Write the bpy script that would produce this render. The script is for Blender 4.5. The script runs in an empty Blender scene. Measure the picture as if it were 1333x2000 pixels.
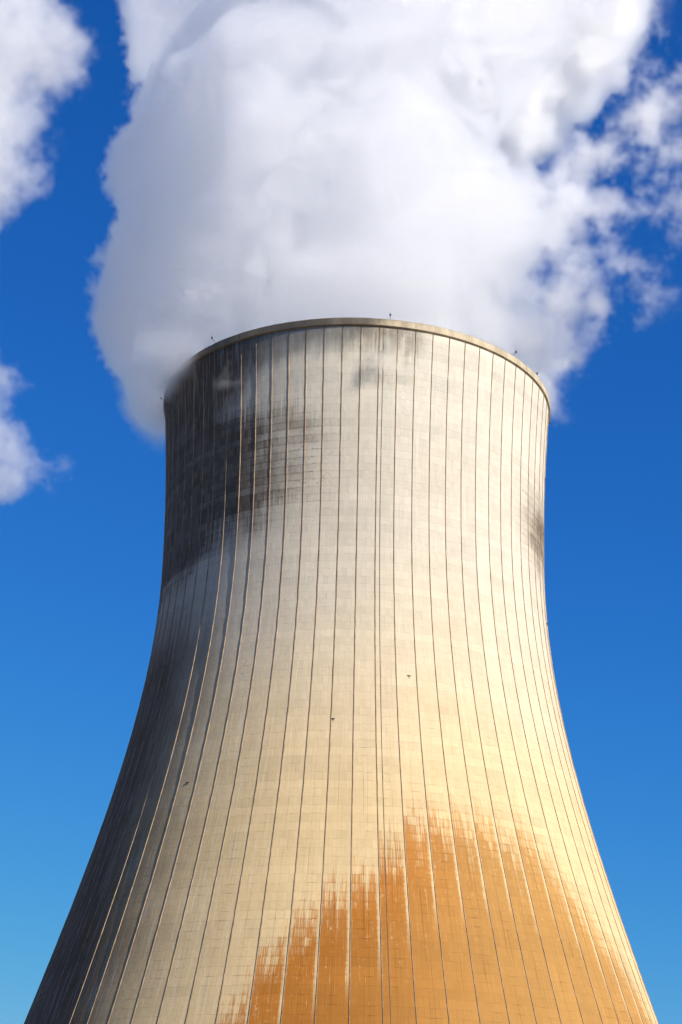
import bpy, bmesh, math, random
import numpy as np
from mathutils import Vector, Matrix

random.seed(7)
SC = bpy.context.scene
COL = SC.collection

# ------------------------------------------------------------------ camera
CAM_D, CAM_PITCH, CAM_ROLL, CAM_YAW = 327.454, 0.404886, 0.0246073, -0.0086571
cp, sp, cy_, sy_ = math.cos(CAM_PITCH), math.sin(CAM_PITCH), math.cos(CAM_YAW), math.sin(CAM_YAW)
F = Vector((sy_ * cp, cy_ * cp, sp))
R0 = Vector((cy_, -sy_, 0))
U0 = R0.cross(F)
Rv = R0 * math.cos(CAM_ROLL) + U0 * math.sin(CAM_ROLL)
Uv = -R0 * math.sin(CAM_ROLL) + U0 * math.cos(CAM_ROLL)
cd = bpy.data.cameras.new("camera")
cam = bpy.data.objects.new("camera", cd)
COL.objects.link(cam)
m = Matrix((Rv, Uv, -F)).transposed().to_4x4()
m.translation = (0, -CAM_D, 1.7)
cam.matrix_world = m
cd.sensor_fit = 'HORIZONTAL'
cd.sensor_width = 24
cd.lens = 3327.74 / 1333 * 24
cd.clip_start = 0.5
cd.clip_end = 20000
SC.camera = cam

# ------------------------------------------------------------------ light
SUN_EL, SUN_AZ = math.radians(31), math.radians(52)      # azimuth to the right of the camera's back
world = bpy.data.worlds.new("World")
SC.world = world
world.use_nodes = True
wn = world.node_tree
bg = wn.nodes['Background']
sky = wn.nodes.new('ShaderNodeTexSky')
sky.sky_type = 'NISHITA'
sky.sun_disc = False
sky.sun_elevation = SUN_EL
sky.sun_rotation = math.pi - SUN_AZ
sky.altitude = 0
sky.air_density = 1.0
sky.dust_density = 0.0
sky.ozone_density = 10.0
# the film's response on the sky: a deeper red channel, the blue held back near the horizon
wg_sep = wn.nodes.new('ShaderNodeSeparateColor')
wg_com = wn.nodes.new('ShaderNodeCombineColor')
wn.links.new(sky.outputs[0], wg_sep.inputs[0])


def wmath(op, a, b):
    n = wn.nodes.new('ShaderNodeMath')
    n.operation = op
    for i, v in enumerate((a, b)):
        if isinstance(v, (int, float)):
            n.inputs[i].default_value = v
        else:
            wn.links.new(v, n.inputs[i])
    return n.outputs[0]


wn.links.new(wmath('MULTIPLY', wmath('POWER', wg_sep.outputs[0], 1.65), 0.31), wg_com.inputs[0])
_g1 = wmath('MULTIPLY', wmath('POWER', wg_sep.outputs[1], 1.08), 0.70)
_g2 = wmath('POWER', wmath('ADD', wmath('POWER', wmath('MULTIPLY', _g1, 0.1324 / 0.54), 4.0), 1.0), 0.25)
wn.links.new(wmath('DIVIDE', _g1, _g2), wg_com.inputs[1])
_b = wmath('MULTIPLY', wg_sep.outputs[2], 0.105)
_k = wmath('POWER', wmath('ADD', wmath('POWER', _b, 4.0), 0.62 ** 4 / 1.27 ** 4), 0.25)
wn.links.new(wmath('MULTIPLY', wmath('DIVIDE', _b, _k), 0.535 * 10), wg_com.inputs[2])
wn.links.new(wg_com.outputs[0], bg.inputs[0])
bg.inputs[1].default_value = 0.096
sd = bpy.data.lights.new("sun", 'SUN')
sd.energy = 5.0
sd.angle = math.radians(0.5)
sd.color = (1.0, 0.93, 0.82)
sun = bpy.data.objects.new("sun", sd)
COL.objects.link(sun)
sdir = Vector((math.sin(SUN_AZ) * math.cos(SUN_EL), -math.cos(SUN_AZ) * math.cos(SUN_EL), math.sin(SUN_EL)))
sun.rotation_euler = sdir.to_track_quat('Z', 'Y').to_euler()
sun.location = sdir * 600
SC.view_settings.view_transform = 'Standard'
SC.view_settings.look = 'None'
SC.view_settings.exposure = 0.54
SC.view_settings.gamma = 1.0

cy = SC.cycles
cy.max_bounces = 52
cy.volume_bounces = 48
cy.diffuse_bounces = 3
cy.transparent_max_bounces = 24
cy.volume_step_rate = 2.6
cy.volume_max_steps = 512
cy.use_denoising = True
cy.use_adaptive_sampling = True
cy.adaptive_threshold = 0.1


# ------------------------------------------------------------------ node expressions
class G:
    """builds maths nodes in a tree (shader or geometry) from python expressions"""
    def __init__(s, tree):
        s.t = tree
    def put(s, sock, v):
        if isinstance(v, E):
            s.t.links.new(v.o, sock)
        elif isinstance(v, bpy.types.NodeSocket):
            s.t.links.new(v, sock)
        else:
            sock.default_value = v
    def m(s, op, *a, clamp=False):
        n = s.t.nodes.new('ShaderNodeMath')
        n.operation = op
        n.use_clamp = clamp
        for i, v in enumerate(a):
            s.put(n.inputs[i], v)
        return E(s, n.outputs[0])
    def vm(s, op, *a, out=0):
        n = s.t.nodes.new('ShaderNodeVectorMath')
        n.operation = op
        for i, v in enumerate(a):
            if op == 'SCALE' and i == 1:
                s.put(n.inputs['Scale'], v)
            else:
                s.put(n.inputs[i], v)
        return E(s, n.outputs[out])
    def xyz(s, x, y, z):
        n = s.t.nodes.new('ShaderNodeCombineXYZ')
        for i, v in enumerate((x, y, z)):
            s.put(n.inputs[i], v)
        return E(s, n.outputs[0])
    def sep(s, v):
        n = s.t.nodes.new('ShaderNodeSeparateXYZ')
        s.put(n.inputs[0], v)
        return [E(s, o) for o in n.outputs]
    def noise(s, vec, scale=1.0, detail=3.0, rough=0.55, color=False, dims='3D', lac=2.0):
        n = s.t.nodes.new('ShaderNodeTexNoise')
        n.noise_dimensions = dims
        s.put(n.inputs['Vector'], vec)
        n.inputs['Scale'].default_value = scale
        n.inputs['Detail'].default_value = detail
        n.inputs['Roughness'].default_value = rough
        n.inputs['Lacunarity'].default_value = lac
        return E(s, n.outputs[1 if color else 0])
    def white(s, vec):
        n = s.t.nodes.new('ShaderNodeTexWhiteNoise')
        n.noise_dimensions = '3D'
        s.put(n.inputs['Vector'], vec)
        return E(s, n.outputs[0])
    def curve(s, x, pts, x0, x1, y0, y1):
        """piecewise curve through pts (x,y)"""
        n = s.t.nodes.new('ShaderNodeFloatCurve')
        s.put(n.inputs['Value'], s.mr(x, x0, x1, 0.0, 1.0))
        c = n.mapping.curves[0]
        q = [((a - x0) / (x1 - x0), (b - y0) / (y1 - y0)) for a, b in sorted(pts)]
        while len(c.points) < len(q):
            c.points.new(0.5, 0.5)
        for pt, (a, b) in zip(c.points, q):
            pt.location = (min(max(a, 0), 1), min(max(b, 0), 1))
            pt.handle_type = 'AUTO_CLAMPED'
        n.mapping.update()
        return E(s, n.outputs[0]) * (y1 - y0) + y0
    def mr(s, x, a, b, c=0.0, d=1.0, smooth=False):
        n = s.t.nodes.new('ShaderNodeMapRange')
        n.interpolation_type = 'SMOOTHSTEP' if smooth else 'LINEAR'
        s.put(n.inputs[0], x)
        for i, v in enumerate((a, b, c, d)):
            s.put(n.inputs[1 + i], v)
        return E(s, n.outputs[0])
    def ss(s, x, a, b):
        return s.mr(x, a, b, smooth=True)
    def mix(s, f, a, b):
        n = s.t.nodes.new('ShaderNodeMix')
        n.data_type = 'RGBA'
        s.put(n.inputs[0], f)
        for i, v in ((6, a), (7, b)):
            if isinstance(v, tuple) and len(v) == 3:
                v = v + (1,)
            s.put(n.inputs[i], v)
        return E(s, n.outputs[2])


class E:
    def __init__(s, g, o):
        s.g, s.o = g, o
    def __add__(s, v): return s.g.m('ADD', s, v)
    __radd__ = __add__
    def __sub__(s, v): return s.g.m('SUBTRACT', s, v)
    def __rsub__(s, v): return s.g.m('SUBTRACT', v, s)
    def __mul__(s, v): return s.g.m('MULTIPLY', s, v)
    __rmul__ = __mul__
    def __truediv__(s, v): return s.g.m('DIVIDE', s, v)
    def __pow__(s, v): return s.g.m('POWER', s, v)
    def max(s, v): return s.g.m('MAXIMUM', s, v)
    def min(s, v): return s.g.m('MINIMUM', s, v)
    def smax(s, v, k): return s.g.m('SMOOTH_MAX', s, v, k)
    def abs(s): return s.g.m('ABSOLUTE', s)
    def sqrt(s): return s.g.m('SQRT', s)
    def floor(s): return s.g.m('FLOOR', s)
    def fract(s): return s.g.m('FRACT', s)


def new_mat(name):
    mt = bpy.data.materials.new(name)
    mt.use_nodes = True
    nt = mt.node_tree
    return mt, nt, nt.nodes['Principled BSDF'], G(nt)


# ------------------------------------------------------------------ object helpers
def link(name, me, mat=None, parent=None, smooth=False):
    o = bpy.data.objects.new(name, me)
    COL.objects.link(o)
    if mat:
        me.materials.append(mat)
    if parent:
        o.parent = parent
    if smooth:
        me.polygons.foreach_set('use_smooth', [True] * len(me.polygons))
    return o


def mesh(name, verts, faces):
    me = bpy.data.meshes.new(name)
    me.from_pydata([tuple(v) for v in verts], [], faces)
    me.update()
    return me


def bm_mesh(name, bm):
    me = bpy.data.meshes.new(name)
    bm.normal_update()
    bm.to_mesh(me)
    bm.free()
    return me


def tube(bm, a, b, r, n=8, r2=None):
    a, b = Vector(a), Vector(b)
    d = (b - a).normalized()
    q = d.to_track_quat('Z', 'Y')
    rings = []
    for p, rr in ((a, r), (b, r if r2 is None else r2)):
        rings.append([bm.verts.new(p + q @ Vector((rr * math.cos(2 * math.pi * i / n), rr * math.sin(2 * math.pi * i / n), 0))) for i in range(n)])
    for i in range(n):
        bm.faces.new((rings[0][i], rings[0][(i + 1) % n], rings[1][(i + 1) % n], rings[1][i]))
    bm.faces.new(rings[0][::-1])
    bm.faces.new(rings[1])


def box(bm, c, sx, sy, sz, rot=None):
    mt = Matrix.Translation(c) @ (rot.to_4x4() if rot else Matrix()) @ Matrix.Diagonal((sx, sy, sz, 1))
    return bmesh.ops.create_cube(bm, size=1.0, matrix=mt)


# ------------------------------------------------------------------ tower shape
PHI0 = -0.160586                    # azimuth of rib number 0, 0 = towards the camera, + to the right
STEP = math.radians(5)              # 72 ribs
Z_LOW, Z_TOP = 11.0, 163.6


def rad(z):
    q = z - 126.384
    if q > 0:
        return 39.0285 * math.sqrt(1 + (q / 120.793) ** 2)
    return 39.0285 * math.sqrt(1 + (q / 76.874) ** 2) + 2.5797 * q ** 3 / 1e6


def pt(az, z, off=0.0):
    r = rad(z) + off
    return Vector((r * math.sin(az), -r * math.cos(az), z))


# ------------------------------------------------------------------ materials
def concrete_shell():
    mt, nt, bs, g = new_mat("weathered_concrete")
    uvn = nt.nodes.new('ShaderNodeUVMap')
    uvn.uv_map = "UVMap"
    u, v, _ = g.sep(E(g, uvn.outputs[0]))          # u: in ribs, v: metres up
    fu, k = u.fract(), u.floor()
    lv = v * (1 / 1.52)
    fl, kl = lv.fract(), lv.floor()
    pos = g.xyz(u * 3.4, v, 0.0)                    # metres on the skin
    n_big = g.noise(pos, 0.035, 4, 0.6)
    n_mid = g.noise(pos, 0.22, 4, 0.6)
    n_fine = g.noise(pos, 1.6, 4, 0.65)
    n_str = g.noise(g.xyz(u * 9.0, v * 0.09, 3.0), 1.0, 4, 0.6)       # vertical streaks
    n_strf = g.noise(g.xyz(u * 34.0, v * 0.16, 7.0), 1.0, 3, 0.6)
    n_hor = g.noise(g.xyz(u * 1.6, kl * 7.3, 1.0), 1.0, 3, 0.6)        # breaks in the lift joints
    # base colour along the height
    base = g.mix(g.ss(v + n_big * 26 - 13, 62, 128), (0.60, 0.447, 0.242), (0.565, 0.51, 0.42))
    base = g.mix(g.ss(v + n_big * 20 - 10, 132, 156) * 0.55, base, (0.57, 0.54, 0.465))
    # tone of lifts, of single pours and of bays
    w1 = g.white(g.xyz(kl, k * 0.0, 1.0))
    w2 = g.white(g.xyz(kl, (u * 4).floor(), 5.0))
    w3 = g.white(g.xyz(k, 0.0, 9.0))
    w4 = g.white(g.xyz((kl / 3).floor(), k, 2.0))
    tone = 0.78 + w1 * 0.07 + w2 * 0.06 + w3 * 0.06 + w4 * 0.06 + (n_mid - 0.5) * 0.22 + (n_fine - 0.5) * 0.14 + (n_str - 0.5) * 0.16 + (n_strf - 0.5) * 0.14
    # lift joints, formwork joints, mid-bay drips
    jh = g.ss((fl - 0.5).abs(), 0.455, 0.49) * g.ss(n_hor + (n_fine - .5) * 0.5, 0.42, 0.78)
    fj = (u * 4).fract()
    jv = g.ss((fj - 0.5).abs(), 0.46, 0.49) * g.ss(n_mid, 0.42, 0.68)
    mid = (g.ss((fu - 0.44 - (n_mid - 0.5) * 0.05).abs(), 0.035, 0.0) + g.ss((fu - 0.60).abs(), 0.03, 0.0) * 0.7)
    mid = mid * g.ss(n_str, 0.42, 0.66)
    tick = g.ss((fl - 0.5).abs(), 0.41, 0.49) * g.ss((fu - 0.5 - (g.white(g.xyz(kl, k, 8.0)) - 0.5) * 0.4 - (n_mid - .5) * 0.3).abs(), 0.24, 0.03) * g.ss(g.white(g.xyz(kl, k, 3.0)) + (n_big - .5), 0.5, 1.0)
    lower = g.ss(v, 100, 55)
    groove = g.ss((fu - 0.5).abs(), 0.47, 0.488)
    tone = tone * (1 - jh * (0.15 + g.ss(u, 1, -6) * 0.25 + g.ss(v, 120, 140) * 0.06)) * (1 - jv * 0.12) * (1 - mid * (0.07 + lower * 0.38)) * (1 - tick * (0.1 + lower * 0.3))
    pale = g.ss((fu - 0.25 - (n_mid - 0.5) * 0.1).abs(), 0.07, 0.01) * g.ss(n_str, 0.46, 0.7)
    tone = tone * (1 + pale * 0.12)
    rgbt = g.vm('SCALE', base, tone)
    # ochre stain with its own outline, bay by bay
    H = g.curve(u, [(-8, 18), (-4, 24), (-1.9, 33), (-1.5, 36.5), (-0.7, 42.5), (0.4, 49), (1.4, 55), (2.5, 58.5), (3.6, 63), (4.6, 66), (5.7, 67), (6.6, 68.5), (7.9, 70), (9.2, 69.5), (10.5, 67.5), (11.2, 63.5), (11.9, 60), (12.6, 57), (13.5, 54), (14.3, 50), (15.5, 42), (18, 28), (21, 15)], -8, 21, 10, 75)
    Hk = H + (w3 - 0.5) * 3.4 + (fu - 0.5) * -3.2 + g.ss((fu - 0.55).abs(), 0.1, 0.0) * -3
    dep = Hk - v                                                      # metres below the stain's top
    jag = (n_strf - 0.5) * 26 + (n_str - 0.5) * 14 + (g.white(g.xyz((u * 6).floor(), kl, 1.0)) - 0.5) * 4
    edge = g.ss((fu - 0.5).abs() + (n_fine - 0.5) * 0.12 + (n_strf - 0.5) * 0.16, 0.47, 0.34).max(g.ss(dep, 9, 20))
    edge = edge.max(g.ss(fu, 0.6, 0.5))
    jag = jag + g.ss((fl - 0.5).abs(), 0.3, 0.49) * 1.5
    stain = g.ss(dep + jag, -2.0, 5.0 + g.ss(u, 4, 11) * 7) * (0.84 + g.ss(dep, 0, 8) * 0.16) * edge * (1 - g.ss(n_strf + (n_fine - .5) * .4, 0.60, 0.72) * g.ss(dep, 26, 4) * 0.55)
    pin = g.ss(n_fine + n_strf * 0.5, 0.90, 1.0) * g.ss(dep, 34, 6) * 0.7
    stain = stain * (1 - pin)
    stain = stain * g.ss(u, 19, 15)
    ocol = g.mix(g.ss(u + (n_big - .5) * 6, 2.0, 9.0), (0.36, 0.130, 0.016), (0.39, 0.205, 0.058))
    ocol = g.mix(g.ss(dep, 2, 22) * (0.35 + n_mid * 0.5), ocol, g.mix(g.ss(u, 0, 7), (0.28, 0.115, 0.018), (0.33, 0.175, 0.048)))
    ocol = g.vm('SCALE', ocol, tone * 1.04)
    col = g.mix(stain, rgbt, ocol)
    # dark growth round the throat
    azm = g.curve(u, [(-18, 1), (-9, 1), (-5.5, 0.9), (-3, 0.6), (-1, 0.34), (0.6, 0.14), (2.5, 0), (11, 0), (13, 0.16), (15, 0.5), (17, 0.8), (22, 0.85)], -18, 22, 0, 1)
    top = 147 + (u + 8).max(0) * -0.4
    lo = 113.5 + g.ss(u, -12, -1) * 9
    band = g.ss(v + (n_str - .5) * 16, top + 9, top - 3) * g.ss(v + (n_str - .5) * 14 + (n_big - .5) * 10, lo - 3, lo + 10)
    dn = g.noise(pos, 0.11, 6, 0.7)
    jt = g.ss((fl - 0.5).abs(), 0.36, 0.49)
    lift = g.white(g.xyz(kl, 4.0, 4.0)) - 0.5
    dark = g.ss(azm * band * 1.25 + (dn - 0.5) * 1.7 * (azm * band * 4).min(1) + ((n_strf - .5) * 0.7 + (n_str - .5) * 0.9 + jt * 0.26 + lift * 0.5 + (n_fine - .5) * 0.5) * band * azm.sqrt(), 0.0, 1.15)
    dark = dark * (0.9 + (w2 - 0.5) * 0.14)
    spots = g.ss(g.noise(g.xyz(u * 3.4, v * 2.2, 4.0), 0.9, 4, 0.65) + jt * 0.08, 0.55, 0.68) * band * g.ss(azm, 0.02, 0.3) * 0.6
    spots = spots.max(jh * band * g.ss(azm, 0.0, 0.2) * 0.5)
    dark = dark.max(spots)
    col = g.mix(dark * 0.94, col, (0.056, 0.034, 0.021))
    # sooty drips below the cornice, with the steam's soft shadow painted in
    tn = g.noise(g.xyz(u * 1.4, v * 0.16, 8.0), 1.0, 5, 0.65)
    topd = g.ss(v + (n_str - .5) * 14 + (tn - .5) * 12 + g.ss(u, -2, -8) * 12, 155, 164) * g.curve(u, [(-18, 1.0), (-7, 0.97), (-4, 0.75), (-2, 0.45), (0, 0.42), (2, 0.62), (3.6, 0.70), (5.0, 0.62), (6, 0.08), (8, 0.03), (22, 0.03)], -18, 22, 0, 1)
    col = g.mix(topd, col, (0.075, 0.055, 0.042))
    # the left flank's shade painted deeper in brown, and pale run-off streaks there
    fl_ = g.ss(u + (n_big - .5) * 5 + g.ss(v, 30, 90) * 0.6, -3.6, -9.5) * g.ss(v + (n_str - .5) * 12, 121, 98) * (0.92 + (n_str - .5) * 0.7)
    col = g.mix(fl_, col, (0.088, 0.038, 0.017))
    run = g.ss(n_str + n_strf * 0.35, 0.66, 0.84) * g.ss(u, 0, -4) * 0.35
    col = g.mix(run * (1 - dark), col, (0.56, 0.5, 0.42))
    # grime where ribs meet the skin
    col = g.mix(groove * (0.34 + n_mid * 0.25), col, (0.13, 0.085, 0.05))
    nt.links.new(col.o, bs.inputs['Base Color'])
    bs.inputs['Roughness'].default_value = 0.9
    bs.inputs['Specular IOR Level'].default_value = 0.25
    bp = nt.nodes.new('ShaderNodeBump')
    bp.inputs['Strength'].default_value = 0.6
    bp.inputs['Distance'].default_value = 0.12
    hgt = n_fine * 0.5 + w2 * 0.28 - jh * 0.4 + fl * -0.12 - jv * 0.3
    nt.links.new(hgt.o, bp.inputs['Height'])
    nt.links.new(bp.outputs[0], bs.inputs['Normal'])
    return mt


def simple(name, c, rough=0.85, var=0.25, scale=0.6, metal=0.0, streak=False):
    mt, nt, bs, g = new_mat(name)
    tc = nt.nodes.new('ShaderNodeTexCoord')
    p = E(g, tc.outputs['Object'])
    if streak:
        x, y, z = g.sep(p)
        p = g.xyz(x, y, z * 0.12)
    n = g.noise(p, scale, 5, 0.65)
    lo = tuple(a * (1 - var) for a in c)
    hi = tuple(min(1, a * (1 + var)) for a in c)
    nt.links.new(g.mix(g.ss(n, 0.3, 0.7), lo, hi).o, bs.inputs['Base Color'])
    bs.inputs['Roughness'].default_value = rough
    bs.inputs['Metallic'].default_value = metal
    bs.inputs['Specular IOR Level'].default_value = 0.25
    return mt


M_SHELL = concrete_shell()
M_RIB = simple("rib_concrete", (0.31, 0.225, 0.145), var=0.35, scale=0.35)
M_RIM = simple("cornice_concrete", (0.42, 0.35, 0.25), var=0.24, scale=0.4, streak=True)
_nt = M_RIM.node_tree
_g = G(_nt)
_bs = _nt.nodes['Principled BSDF']
_src = _bs.inputs['Base Color'].links[0].from_socket
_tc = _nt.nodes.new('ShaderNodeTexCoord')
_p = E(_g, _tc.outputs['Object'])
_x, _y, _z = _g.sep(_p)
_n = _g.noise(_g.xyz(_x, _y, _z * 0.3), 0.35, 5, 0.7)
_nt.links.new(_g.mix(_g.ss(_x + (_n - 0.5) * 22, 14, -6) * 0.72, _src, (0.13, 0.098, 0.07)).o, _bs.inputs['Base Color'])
M_INNER = simple("inner_concrete", (0.2, 0.19, 0.17))
M_METAL = simple("dark_steel", (0.06, 0.06, 0.065), rough=0.5, metal=0.6)
M_CABLE = simple("cable", (0.22, 0.18, 0.13), rough=0.7)
M_BASE = simple("basin_concrete", (0.36, 0.34, 0.3))
M_GROUND = simple("grass_ground", (0.16, 0.125, 0.06), var=0.4, scale=0.08)
M_GRAVEL = simple("gravel", (0.3, 0.28, 0.24), var=0.3, scale=0.7)

# ------------------------------------------------------------------ ground
bm = bmesh.new()
bmesh.ops.create_circle(bm, cap_ends=True, radius=9000, segments=96)
g_ = link("ground", bm_mesh("ground", bm), M_GROUND)
g_['kind'] = 'structure'
bm = bmesh.new()
bmesh.ops.create_circle(bm, cap_ends=True, radius=96, segments=96)
g_ = link("gravel_yard", bm_mesh("gravel_yard", bm), M_GRAVEL)
g_.location.z = 0.004
g_['kind'] = 'structure'

# ------------------------------------------------------------------ cooling tower
tower = bpy.data.objects.new("cooling_tower", None)
COL.objects.link(tower)
tower.empty_display_size = 10
tower['category'] = "cooling tower"
tower['label'] = "huge ribbed concrete cooling tower with an ochre stain low down and dark growth high up"


def shell():
    NS, NZ = 576, 102
    zs = np.linspace(Z_LOW, Z_TOP, NZ + 1)
    ths = PHI0 + math.radians(180) + np.arange(NS + 1) * (2 * math.pi / NS)     # seam at the back
    us = (ths - PHI0) / STEP - 72                       # -36 .. 36
    V, Fc, UV = [], [], []
    for z in zs:
        for t in ths[:-1]:
            V.append(pt(t, z))
    for j in range(NZ):
        for i in range(NS):
            a, b = j * NS + i, j * NS + (i + 1) % NS
            Fc.append((a, b, b + NS, a + NS))
            UV += [(us[i], zs[j]), (us[i + 1], zs[j]), (us[i + 1], zs[j + 1]), (us[i], zs[j + 1])]
    nout = len(Fc)
    # top lip and inner face, coarser
    o = len(V)
    inner = list(zs[::-6]) + [zs[0]]
    for z in inner:
        for t in ths[:-1]:
            V.append(pt(t, z, -0.55))
    top0 = NZ * NS
    for i in range(NS):
        a, b = top0 + i, top0 + (i + 1) % NS
        c, d = o + (i + 1) % NS, o + i
        Fc.append((a, b, c, d))
        UV += [(us[i], Z_TOP)] * 4
    for j in range(len(inner) - 1):
        for i in range(NS):
            a, b = o + j * NS + i, o + j * NS + (i + 1) % NS
            Fc.append((a, b, b + NS, a + NS))
            UV += [(us[i], inner[j])] * 4
    me = mesh("shell", V, Fc)
    uvl = me.uv_layers.new(name="UVMap")
    uvl.data.foreach_set('uv', np.array(UV, dtype=np.float32).ravel())
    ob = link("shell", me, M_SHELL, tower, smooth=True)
    me.materials.append(M_INNER)
    mi = np.zeros(len(Fc), dtype=np.int32)
    mi[nout:] = 1
    me.polygons.foreach_set('material_index', mi)
    return ob


shell()


def cornice():
    # swept profile: upstand with a small soffit; the joints of its precast pieces are real gaps
    NS = 576
    prof = [(-0.6, 163.6), (0.05, 163.6), (0.42, 163.72), (0.42, 165.1), (-0.6, 165.1)]
    V, Fc = [], []
    for i in range(NS):
        t = PHI0 + i * 2 * math.pi / NS
        gap = (i % 16) == 7
        for j, (o, z) in enumerate(prof):
            r = rad(163.6) + o - (0.06 if gap and o > 0.1 else 0)
            V.append((r * math.sin(t), -r * math.cos(t), z))
    n = len(prof)
    for i in range(NS):
        a, b = i * n, ((i + 1) % NS) * n
        for j in range(n):
            Fc.append((a + j, b + j, b + (j + 1) % n, a + (j + 1) % n))
    me = mesh("cornice", V, Fc)
    return link("cornice", me, M_RIM, tower)


cornice()

# ribs: 72 narrow upstands, all sharing one mesh
jit = random.Random(3)
zs = np.linspace(Z_LOW, 163.45, 101)
prof = [(-0.08, -0.03), (-0.05, 0.12), (0.05, 0.12), (0.08, -0.03)]
V, Fc = [], []
for z in zs:
    for s, o in prof:
        V.append((s + jit.uniform(-0.012, 0.012), -(rad(z) + o * (1 + jit.uniform(-0.22, 0.12))), z))
for j in range(len(zs) - 1):
    for i in range(3):
        a = j * 4 + i
        Fc.append((a, a + 1, a + 5, a + 4))
rib_me = mesh("rib", V, Fc)
rib_me.materials.append(M_RIB)
for k in range(72):
    o = bpy.data.objects.new("rib", rib_me)
    COL.objects.link(o)
    o.parent = tower
    o.rotation_euler.z = PHI0 + k * STEP

# conductor cable beside one rib
def cable(u, off, r, z0=Z_LOW, z1=163.4, name="conductor_cable"):
    c = bpy.data.curves.new(name, 'CURVE')
    bm = bmesh.new()
    prev = None
    zz = np.linspace(z0, z1, 90)
    for z in zz:
        a = PHI0 + u * STEP
        p = pt(a, z, off)
        tx = Vector((math.cos(a), math.sin(a), 0))
        ro = Vector((math.sin(a), -math.cos(a), 0))
        ring = [bm.verts.new(p + tx * (r * math.cos(q)) + ro * (r * math.sin(q))) for q in (0, math.pi / 2, math.pi, 1.5 * math.pi)]
        if prev:
            for i in range(4):
                bm.faces.new((prev[i], prev[(i + 1) % 4], ring[(i + 1) % 4], ring[i]))
        prev = ring
    bpy.data.curves.remove(c)
    return link(name, bm_mesh(name, bm), M_CABLE, tower)


cable(3.23, 0.05, 0.045)

# aviation lamps on arms round the cornice
def warning_lamp(az, z, roff, length, up):
    ro = Vector((math.sin(az), -math.cos(az), 0))
    base = ro * (rad(z if z < 163.6 else 163.6) + roff) + Vector((0, 0, z))
    tip = base + ro * length + Vector((0, 0, up))
    bm = bmesh.new()
    tube(bm, base - ro * 0.15, tip, 0.045, 6)
    if up > 0.5:
        tube(bm, tip, tip + Vector((0, 0, 1.4)), 0.018, 5)
    box(bm, base, 0.25, 0.25, 0.3, Matrix.Rotation(az, 3, 'Z'))
    arm = link("warning_lamp", bm_mesh("warning_lamp", bm), M_METAL, tower)
    bm = bmesh.new()
    bmesh.ops.create_uvsphere(bm, u_segments=12, v_segments=8, radius=0.2, matrix=Matrix.Translation(tip + Vector((0, 0, 0.12))))
    box(bm, tip - Vector((0, 0, 0.06)), 0.3, 0.3, 0.1, Matrix.Rotation(az, 3, 'Z'))
    link("lamp_head", bm_mesh("lamp_head", bm), M_METAL, arm)


for u, up, ln in ((-6.9, 0.9, 1.1), (3.55, 1.1, 0.05), (11.6, 0.6, 1.0), (14.3, 0.3, 0.5), (20.6, 0.1, 0.9), (28, 0.9, 0.8), (-15, 0.5, 0.9), (-24, 0.8, 0.9), (-33, 0.8, 0.9)):
    warning_lamp(PHI0 + u * STEP, 165.1, 0.1, ln, up)

# small brackets bolted to the skin
for u, z in ((1.08, 84.4), (-5.5, 74.3), (4.62, 93.4), (17.6, 115.6), (18.7, 148.9)):
    a = PHI0 + u * STEP
    p = pt(a, z, 0.0)
    ro = Vector((math.sin(a), -math.cos(a), 0))
    rt = Matrix.Rotation(a, 3, 'Z')
    bm = bmesh.new()
    box(bm, p + ro * 0.08, 0.6, 0.18, 0.09, rt)
    box(bm, p + ro * 0.05 - Vector((0, 0, 0.3)), 0.09, 0.14, 0.5, rt)
    link("bracket", bm_mesh("bracket", bm), M_METAL, tower)

# foot: raker columns, basin wall
r0 = rad(Z_LOW)
bm = bmesh.new()
tube(bm, (0, -(r0 + 5.2), 0.0), (r0 * 0.0 + 2.9, -(r0 - 0.2), Z_LOW + 0.3), 0.5, 10)
col_me = bm_mesh("support_column", bm)
bm = bmesh.new()
tube(bm, (0.9, -(r0 + 5.2), 0.0), (-2.0, -(r0 - 0.2), Z_LOW + 0.3), 0.5, 10)
col_me2 = bm_mesh("support_column", bm)
for me_ in (col_me, col_me2):
    me_.materials.append(M_BASE)
for k in range(72):
    o = bpy.data.objects.new("support_column", col_me if k % 2 else col_me2)
    COL.objects.link(o)
    o.parent = tower
    o.rotation_euler.z = PHI0 + k * STEP
V, Fc = [], []
NS = 288
pf = [(r0 + 6.2, 0.0), (r0 + 6.2, 1.3), (r0 + 6.9, 1.3), (r0 + 6.9, 0.0)]
for i in range(NS):
    t = 2 * math.pi * i / NS
    for r, z in pf:
        V.append((r * math.sin(t), -r * math.cos(t), z))
for i in range(NS):
    a, b = i * 4, ((i + 1) % NS) * 4
    for j in range(3):
        Fc.append((a + j, b + j, b + j + 1, a + j + 1))
link("basin_wall", mesh("basin_wall", V, Fc), M_BASE, tower)


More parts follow.
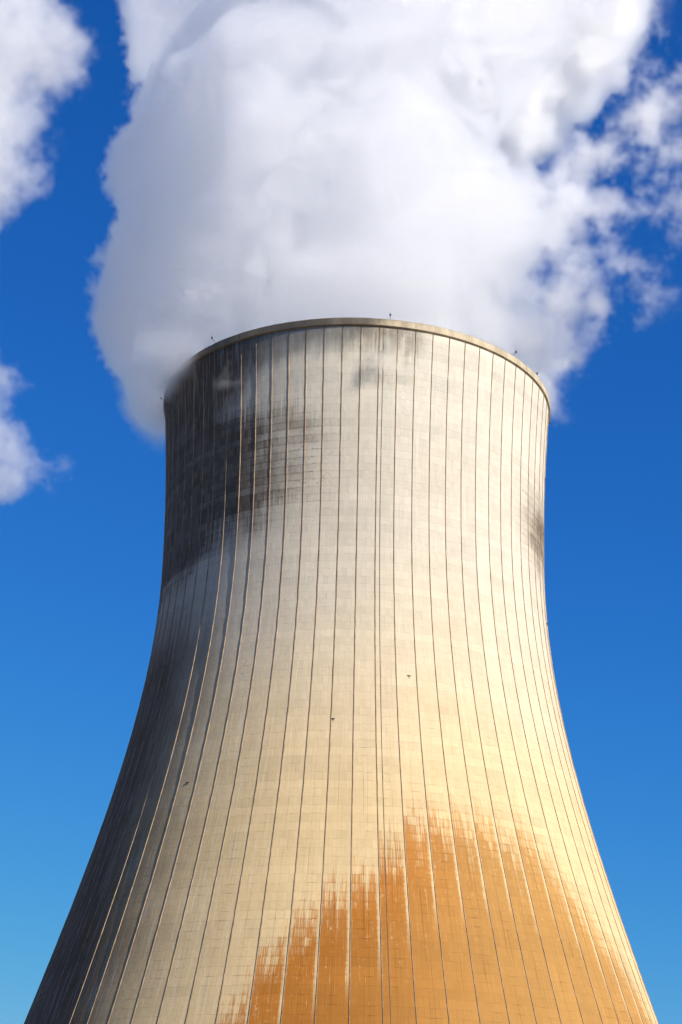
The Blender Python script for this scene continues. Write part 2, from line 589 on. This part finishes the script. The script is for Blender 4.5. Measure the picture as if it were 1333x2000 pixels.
# ------------------------------------------------------------------ steam
def steam_mats(name, dens, aniso, albedo=(0.998, 0.998, 1.0), film=0.01):
    vm = bpy.data.materials.new(name + "_vapour")
    vm.use_nodes = True
    nt = vm.node_tree
    nt.nodes.remove(nt.nodes['Principled BSDF'])
    pv = nt.nodes.new('ShaderNodeVolumePrincipled')
    pv.inputs['Color'].default_value = albedo + (1,)
    pv.inputs['Density'].default_value = dens
    pv.inputs['Anisotropy'].default_value = aniso
    nt.links.new(pv.outputs[0], nt.nodes['Material Output'].inputs['Volume'])
    fm = bpy.data.materials.new(name + "_film")
    fm.use_nodes = True
    nt = fm.node_tree
    nt.nodes.remove(nt.nodes['Principled BSDF'])
    tr = nt.nodes.new('ShaderNodeBsdfTransparent')
    df = nt.nodes.new('ShaderNodeBsdfDiffuse')
    df.inputs[0].default_value = (0.9, 0.9, 0.9, 1)
    mx = nt.nodes.new('ShaderNodeMixShader')
    mx.inputs[0].default_value = film
    nt.links.new(tr.outputs[0], mx.inputs[1])
    nt.links.new(df.outputs[0], mx.inputs[2])
    nt.links.new(mx.outputs[0], nt.nodes['Material Output'].inputs['Surface'])
    return fm, vm


def steam_object(name, field, lo, hi, voxel, dens, aniso=0.82, thr=0.25):
    """a thing (its outer skin, a barely visible film) and its vapour, one part; both grown from the same density field"""
    fm, vmat = steam_mats(name, dens, aniso)

    def tree(kind):
        t = bpy.data.node_groups.new(name + "_" + kind, 'GeometryNodeTree')
        t.interface.new_socket("Geometry", in_out='INPUT', socket_type='NodeSocketGeometry')
        t.interface.new_socket("Geometry", in_out='OUTPUT', socket_type='NodeSocketGeometry')
        go = t.nodes.new('NodeGroupOutput')
        vc = t.nodes.new('GeometryNodeVolumeCube')
        vc.inputs['Min'].default_value = lo
        vc.inputs['Max'].default_value = hi
        vx = voxel * (1.5 if kind == 'skin' else 1.0)
        for i, a in enumerate('XYZ'):
            vc.inputs['Resolution ' + a].default_value = max(8, int((hi[i] - lo[i]) / vx))
        g = G(t)
        p = t.nodes.new('GeometryNodeInputPosition')
        d = field(g, E(g, p.outputs[0]))
        t.links.new(d.o, vc.inputs['Density'])
        out = vc.outputs[0]
        if kind == 'skin':
            vmh = t.nodes.new('GeometryNodeVolumeToMesh')
            vmh.inputs['Threshold'].default_value = thr
            t.links.new(out, vmh.inputs['Volume'])
            out = vmh.outputs[0]
        s1 = t.nodes.new('GeometryNodeSetMaterial')
        s1.inputs['Material'].default_value = fm if kind == 'skin' else vmat
        t.links.new(out, s1.inputs[0])
        t.links.new(s1.outputs[0], go.inputs[0])
        return t

    bm = bmesh.new()
    bmesh.ops.create_icosphere(bm, subdivisions=2, radius=1.0)
    ob = link(name, bm_mesh(name, bm), fm)
    ob.modifiers.new("skin", 'NODES').node_group = tree('skin')
    vd = bpy.data.volumes.new("vapour")
    vo = bpy.data.objects.new("vapour", vd)
    COL.objects.link(vo)
    vd.materials.append(vmat)
    vo.parent = ob
    vo.modifiers.new("vapour", 'NODES').node_group = tree('vapour')
    return ob


def steam_part(name, parent, fld, lo, hi, voxel, dens, aniso):
    tmp = steam_object(name, fld, lo, hi, voxel, dens, aniso)
    vo = tmp.children[0]
    vo.name = name
    vo.parent = parent
    bpy.data.objects.remove(tmp)
    return vo


def warp(g, p, a1, s1, a2, s2, seed=0.0):
    q = g.vm('ADD', p, (seed * 13.1, seed * 7.7, seed * 3.3))
    c1 = g.noise(g.vm('SCALE', q, 1.0 / s1), 1.0, 1, 0.5, color=True)
    c2 = g.noise(g.vm('SCALE', q, 1.0 / s2), 1.0, 2, 0.6, color=True)
    w = g.vm('ADD', g.vm('SCALE', g.vm('SUBTRACT', c1, (.5, .5, .5)), a1 * 2), g.vm('SCALE', g.vm('SUBTRACT', c2, (.5, .5, .5)), a2 * 2))
    return g.vm('ADD', p, w), q


L_PTS = [(155, -38), (165.7, -41), (172.7, -47.5), (179.2, -50.6), (188.0, -54.6), (200.3, -58.7), (209.9, -60.4), (219.8, -59.7), (226.6, -59.0), (233.6, -58.5), (238.8, -61.1), (247.8, -63.4), (255.2, -62.9), (262.8, -62.5), (270.5, -61.5), (278, -60), (288.7, -63), (300, -68), (320, -75)]
R_PTS = [(155, 37), (168.6, 38.0), (175.8, 38.6), (183.1, 40), (190.8, 42), (196.2, 41.5), (203.2, 38), (212.7, 35), (221.0, 33), (229.5, 33), (240.1, 38), (251.2, 47), (258.7, 56), (268.3, 60.5), (276.4, 68), (286.4, 68.5), (296.6, 65.4), (307.1, 62.8), (320, 60)]
O_PTS = [(155, 40), (165.2, 42.0), (167.4, 49), (173.2, 54), (179.0, 57), (183.0, 63), (186.2, 71), (193.0, 80), (201.0, 92), (230.7, 99), (244.8, 97), (250.0, 86), (257.2, 73), (262.8, 72), (276.5, 77), (286.5, 79), (296.9, 80), (307.6, 80), (320, 80)]


def main_plume(g, p):
    w, q = warp(g, p, 5.0, 30.0, 3.0, 9.0)
    x, y, z = g.sep(w)
    xl = g.curve(z, L_PTS, 155, 320, -80, 0) - g.ss(z, 166, 205) * 1.0 + g.ss(z, 190, 262) * 5.0
    xr = g.curve(z, R_PTS, 155, 320, 0, 95)
    yc = (z - 165) * 0.25
    dd = g.curve(z, [(155, 36.5), (165, 38), (185, 45), (220, 52), (320, 62)], 155, 320, 0, 100)
    xm = (xl + xr) * 0.5
    hw = (xr - xl) * 0.5
    sk = g.ss(z, 166, 205) * 0.34                       # left half set further off, turning its front from the sun to grey it
    ys = y - yc + (x - xm) * sk
    rho = (((x - xm) / hw) ** 2.0 + (ys / dd) ** 2.0).sqrt()
    s = (1 - rho) * hw
    fb = g.noise(g.vm('SCALE', q, 1 / 21.0), 1.0, 8, 0.66) - 0.5
    right = g.ss((x - xm) / hw, 0.3, 0.95)
    up = g.ss(z, 225, 290)
    amp = 26.0 + right * 26.0 + up * 8.0
    fb2 = g.noise(g.vm('SCALE', p, 1 / 5.0), 1.0, 5, 0.66) - 0.5
    s = s + fb * amp + fb2 * (13.0 + right * 7.0)
    # a fold of steam leaning out over the near lip
    ev = g.vm('LENGTH', g.vm('DIVIDE', g.vm('SUBTRACT', w, (6.0, -41.0, 175.0)), (24.0, 12.0, 8.0)), out=1)
    over = g.ss((1 - ev) * 9 + fb * 16, 0.0, 4.0) * 0.7
    body = g.ss(s, 0.0, 1.6 + right * 2.5)
    body = body * (1 - g.ss(s, 3.0, 12.0) * 0.76)        # core thinned so light spreads through to the shaded side
    px, py, pz = g.sep(p)
    rr = (px * px + py * py).sqrt()
    # spill over the left lip
    ex = g.vm('LENGTH', g.vm('DIVIDE', g.vm('SUBTRACT', w, (-37.0, -20.0, 164.8)), (10.0, 14.0, 6.0)), out=1)
    ex2 = g.vm('LENGTH', g.vm('DIVIDE', g.vm('SUBTRACT', w, (-43.5, 4.0, 169.0)), (9.0, 18.0, 11.0)), out=1)
    spill = (g.ss((1 - ex) * 8 + fb * 20, 0.0, 6.0) * 1.0).max(g.ss((1 - ex2) * 9 + fb * 18, 0.0, 6.0))
    wsh = g.xyz(x, y, z - (y - 19.0) * 0.5)
    def gap(c, r):
        e = g.vm('LENGTH', g.vm('DIVIDE', g.vm('SUBTRACT', wsh, c), r), out=1)
        return g.ss(e, 0.6, 1.3)
    d = body.max(spill).max(over)
    d = d * gap((32.0, 19.0, 241.0), (3.6, 200.0, 8.0))
    above = g.ss(pz, 162.0, 163.4).max(g.ss(rr, 40.9, 41.5))
    d = d * above.max(g.ss(rr, 39.5, 38.5) * g.ss(pz, 157, 160))
    return d


def wisp_field(g, p):
    """loose shreds down wind, to the right of the body"""
    w, q = warp(g, p, 5.0, 24.0, 3.0, 7.0, 2.0)
    x, y, z = g.sep(w)
    xl = g.curve(z, L_PTS, 155, 320, -80, 0)
    xr = g.curve(z, R_PTS, 155, 320, 0, 95)
    xo = g.curve(z, O_PTS, 155, 320, 0, 110)
    ys = y - (z - 165) * 0.25 + (x - (xl + xr) * 0.5) * (g.ss(z, 166, 205) * 0.34)
    sx = g.ss(xo - x, 0.0, 14.0)
    sy = g.ss(((ys + 4) / 12).abs(), 1.0, 0.3)
    sw = sx * sy * g.ss(x, 26, 36)
    near = g.ss(xr + 10 - x, -8.0, 10.0)
    fw = g.noise(g.vm('SCALE', q, 1 / 16.0), 1.0, 8, 0.72)
    f2 = g.noise(g.vm('SCALE', q, 1 / 5.0), 1.0, 4, 0.6)
    return g.ss(fw + (f2 - 0.5) * 0.12 + sw * 0.08 - 0.08 + near * 0.05 + g.ss(z, 200, 172) * 0.03, 0.515, 0.60) * sw


def blob_field(pts_l, pts_r, z0, z1, yc, dep, x0, x1, seed, D=1.0, ampl=12.0, th=0.0):
    def fld(g, p):
        w, q = warp(g, p, 6.0, 30.0, 3.5, 9.0, seed)
        x, y, z = g.sep(w)
        xl = g.curve(z, pts_l, z0, z1, x0, x1)
        xr = g.curve(z, pts_r, z0, z1, x0, x1)
        xm, hw = (xl + xr) * 0.5, ((xr - xl) * 0.5).max(0.5)
        rho = (((x - xm) / hw) ** 2.0 + ((y - yc) / dep) ** 2.0).sqrt()
        zz = g.ss(z, z0, z0 + 14) * g.ss(z, z1, z1 - 14)
        s = (1 - rho) * hw.min(25) - (1 - zz) * 30
        fb = g.noise(g.vm('SCALE', q, 1 / 24.0), 1.0, 7, 0.68) - 0.5
        holes = g.ss(g.noise(g.vm('SCALE', q, 1 / 9.0), 1.0, 6, 0.7), 0.40, 0.58)
        return g.ss(s + fb * ampl * 4 + th, 0.0, 6.0) * D * (0.25 + holes * 0.75)
    return fld


plume = steam_object("steam_plume", main_plume, (-92, -62, 154), (100, 108, 316), 0.9, 0.38, 0.82)
steam_part("wisp", plume, wisp_field, (24, -45, 160), (112, 70, 316), 0.9, 0.13, 0.25)
plume['category'] = "steam plume"
plume['label'] = "broad white steam plume boiling out of the cooling tower's mouth, grey on its left side"

cA = steam_object("steam_cloud", blob_field(
    [(300, -150), (420, -160)], [(300, -126), (316, -117), (334, -109), (355, -106), (366, -106), (375, -95), (386, -95), (399, -108), (420, -118)],
    298, 425, 150, 26, -165, -80, 3.0), (-165, 110, 295), (-80, 190, 425), 1.1, 0.075, 0.35)
cA['category'] = "cloud"
cA['label'] = "ragged white cloud at the upper left, cut by the edge of the picture"
K = 727.454 / 477.454                 # it hangs 400 m behind the tower, clear of the plume's shadow
cB = steam_object("steam_cloud", blob_field(
    [(309, -230), (410, -230)], [(1.7 + (z - 1.7) * K, x * K) for z, x in [(203, -97), (213, -94), (221, -94), (230, -99), (240, -106), (257, -110), (268, -116)]],
    1.7 + 201.3 * K, 1.7 + 266.3 * K, 400, 16, -232, -130, 5.0, 1.0, 11.0, 0.0), (-228, 370, 305), (-132, 430, 412), 1.3, 0.05, 0.2)
cB['category'] = "cloud"
cB['label'] = "small thin white cloud low at the left edge, beside the tower's shoulder"
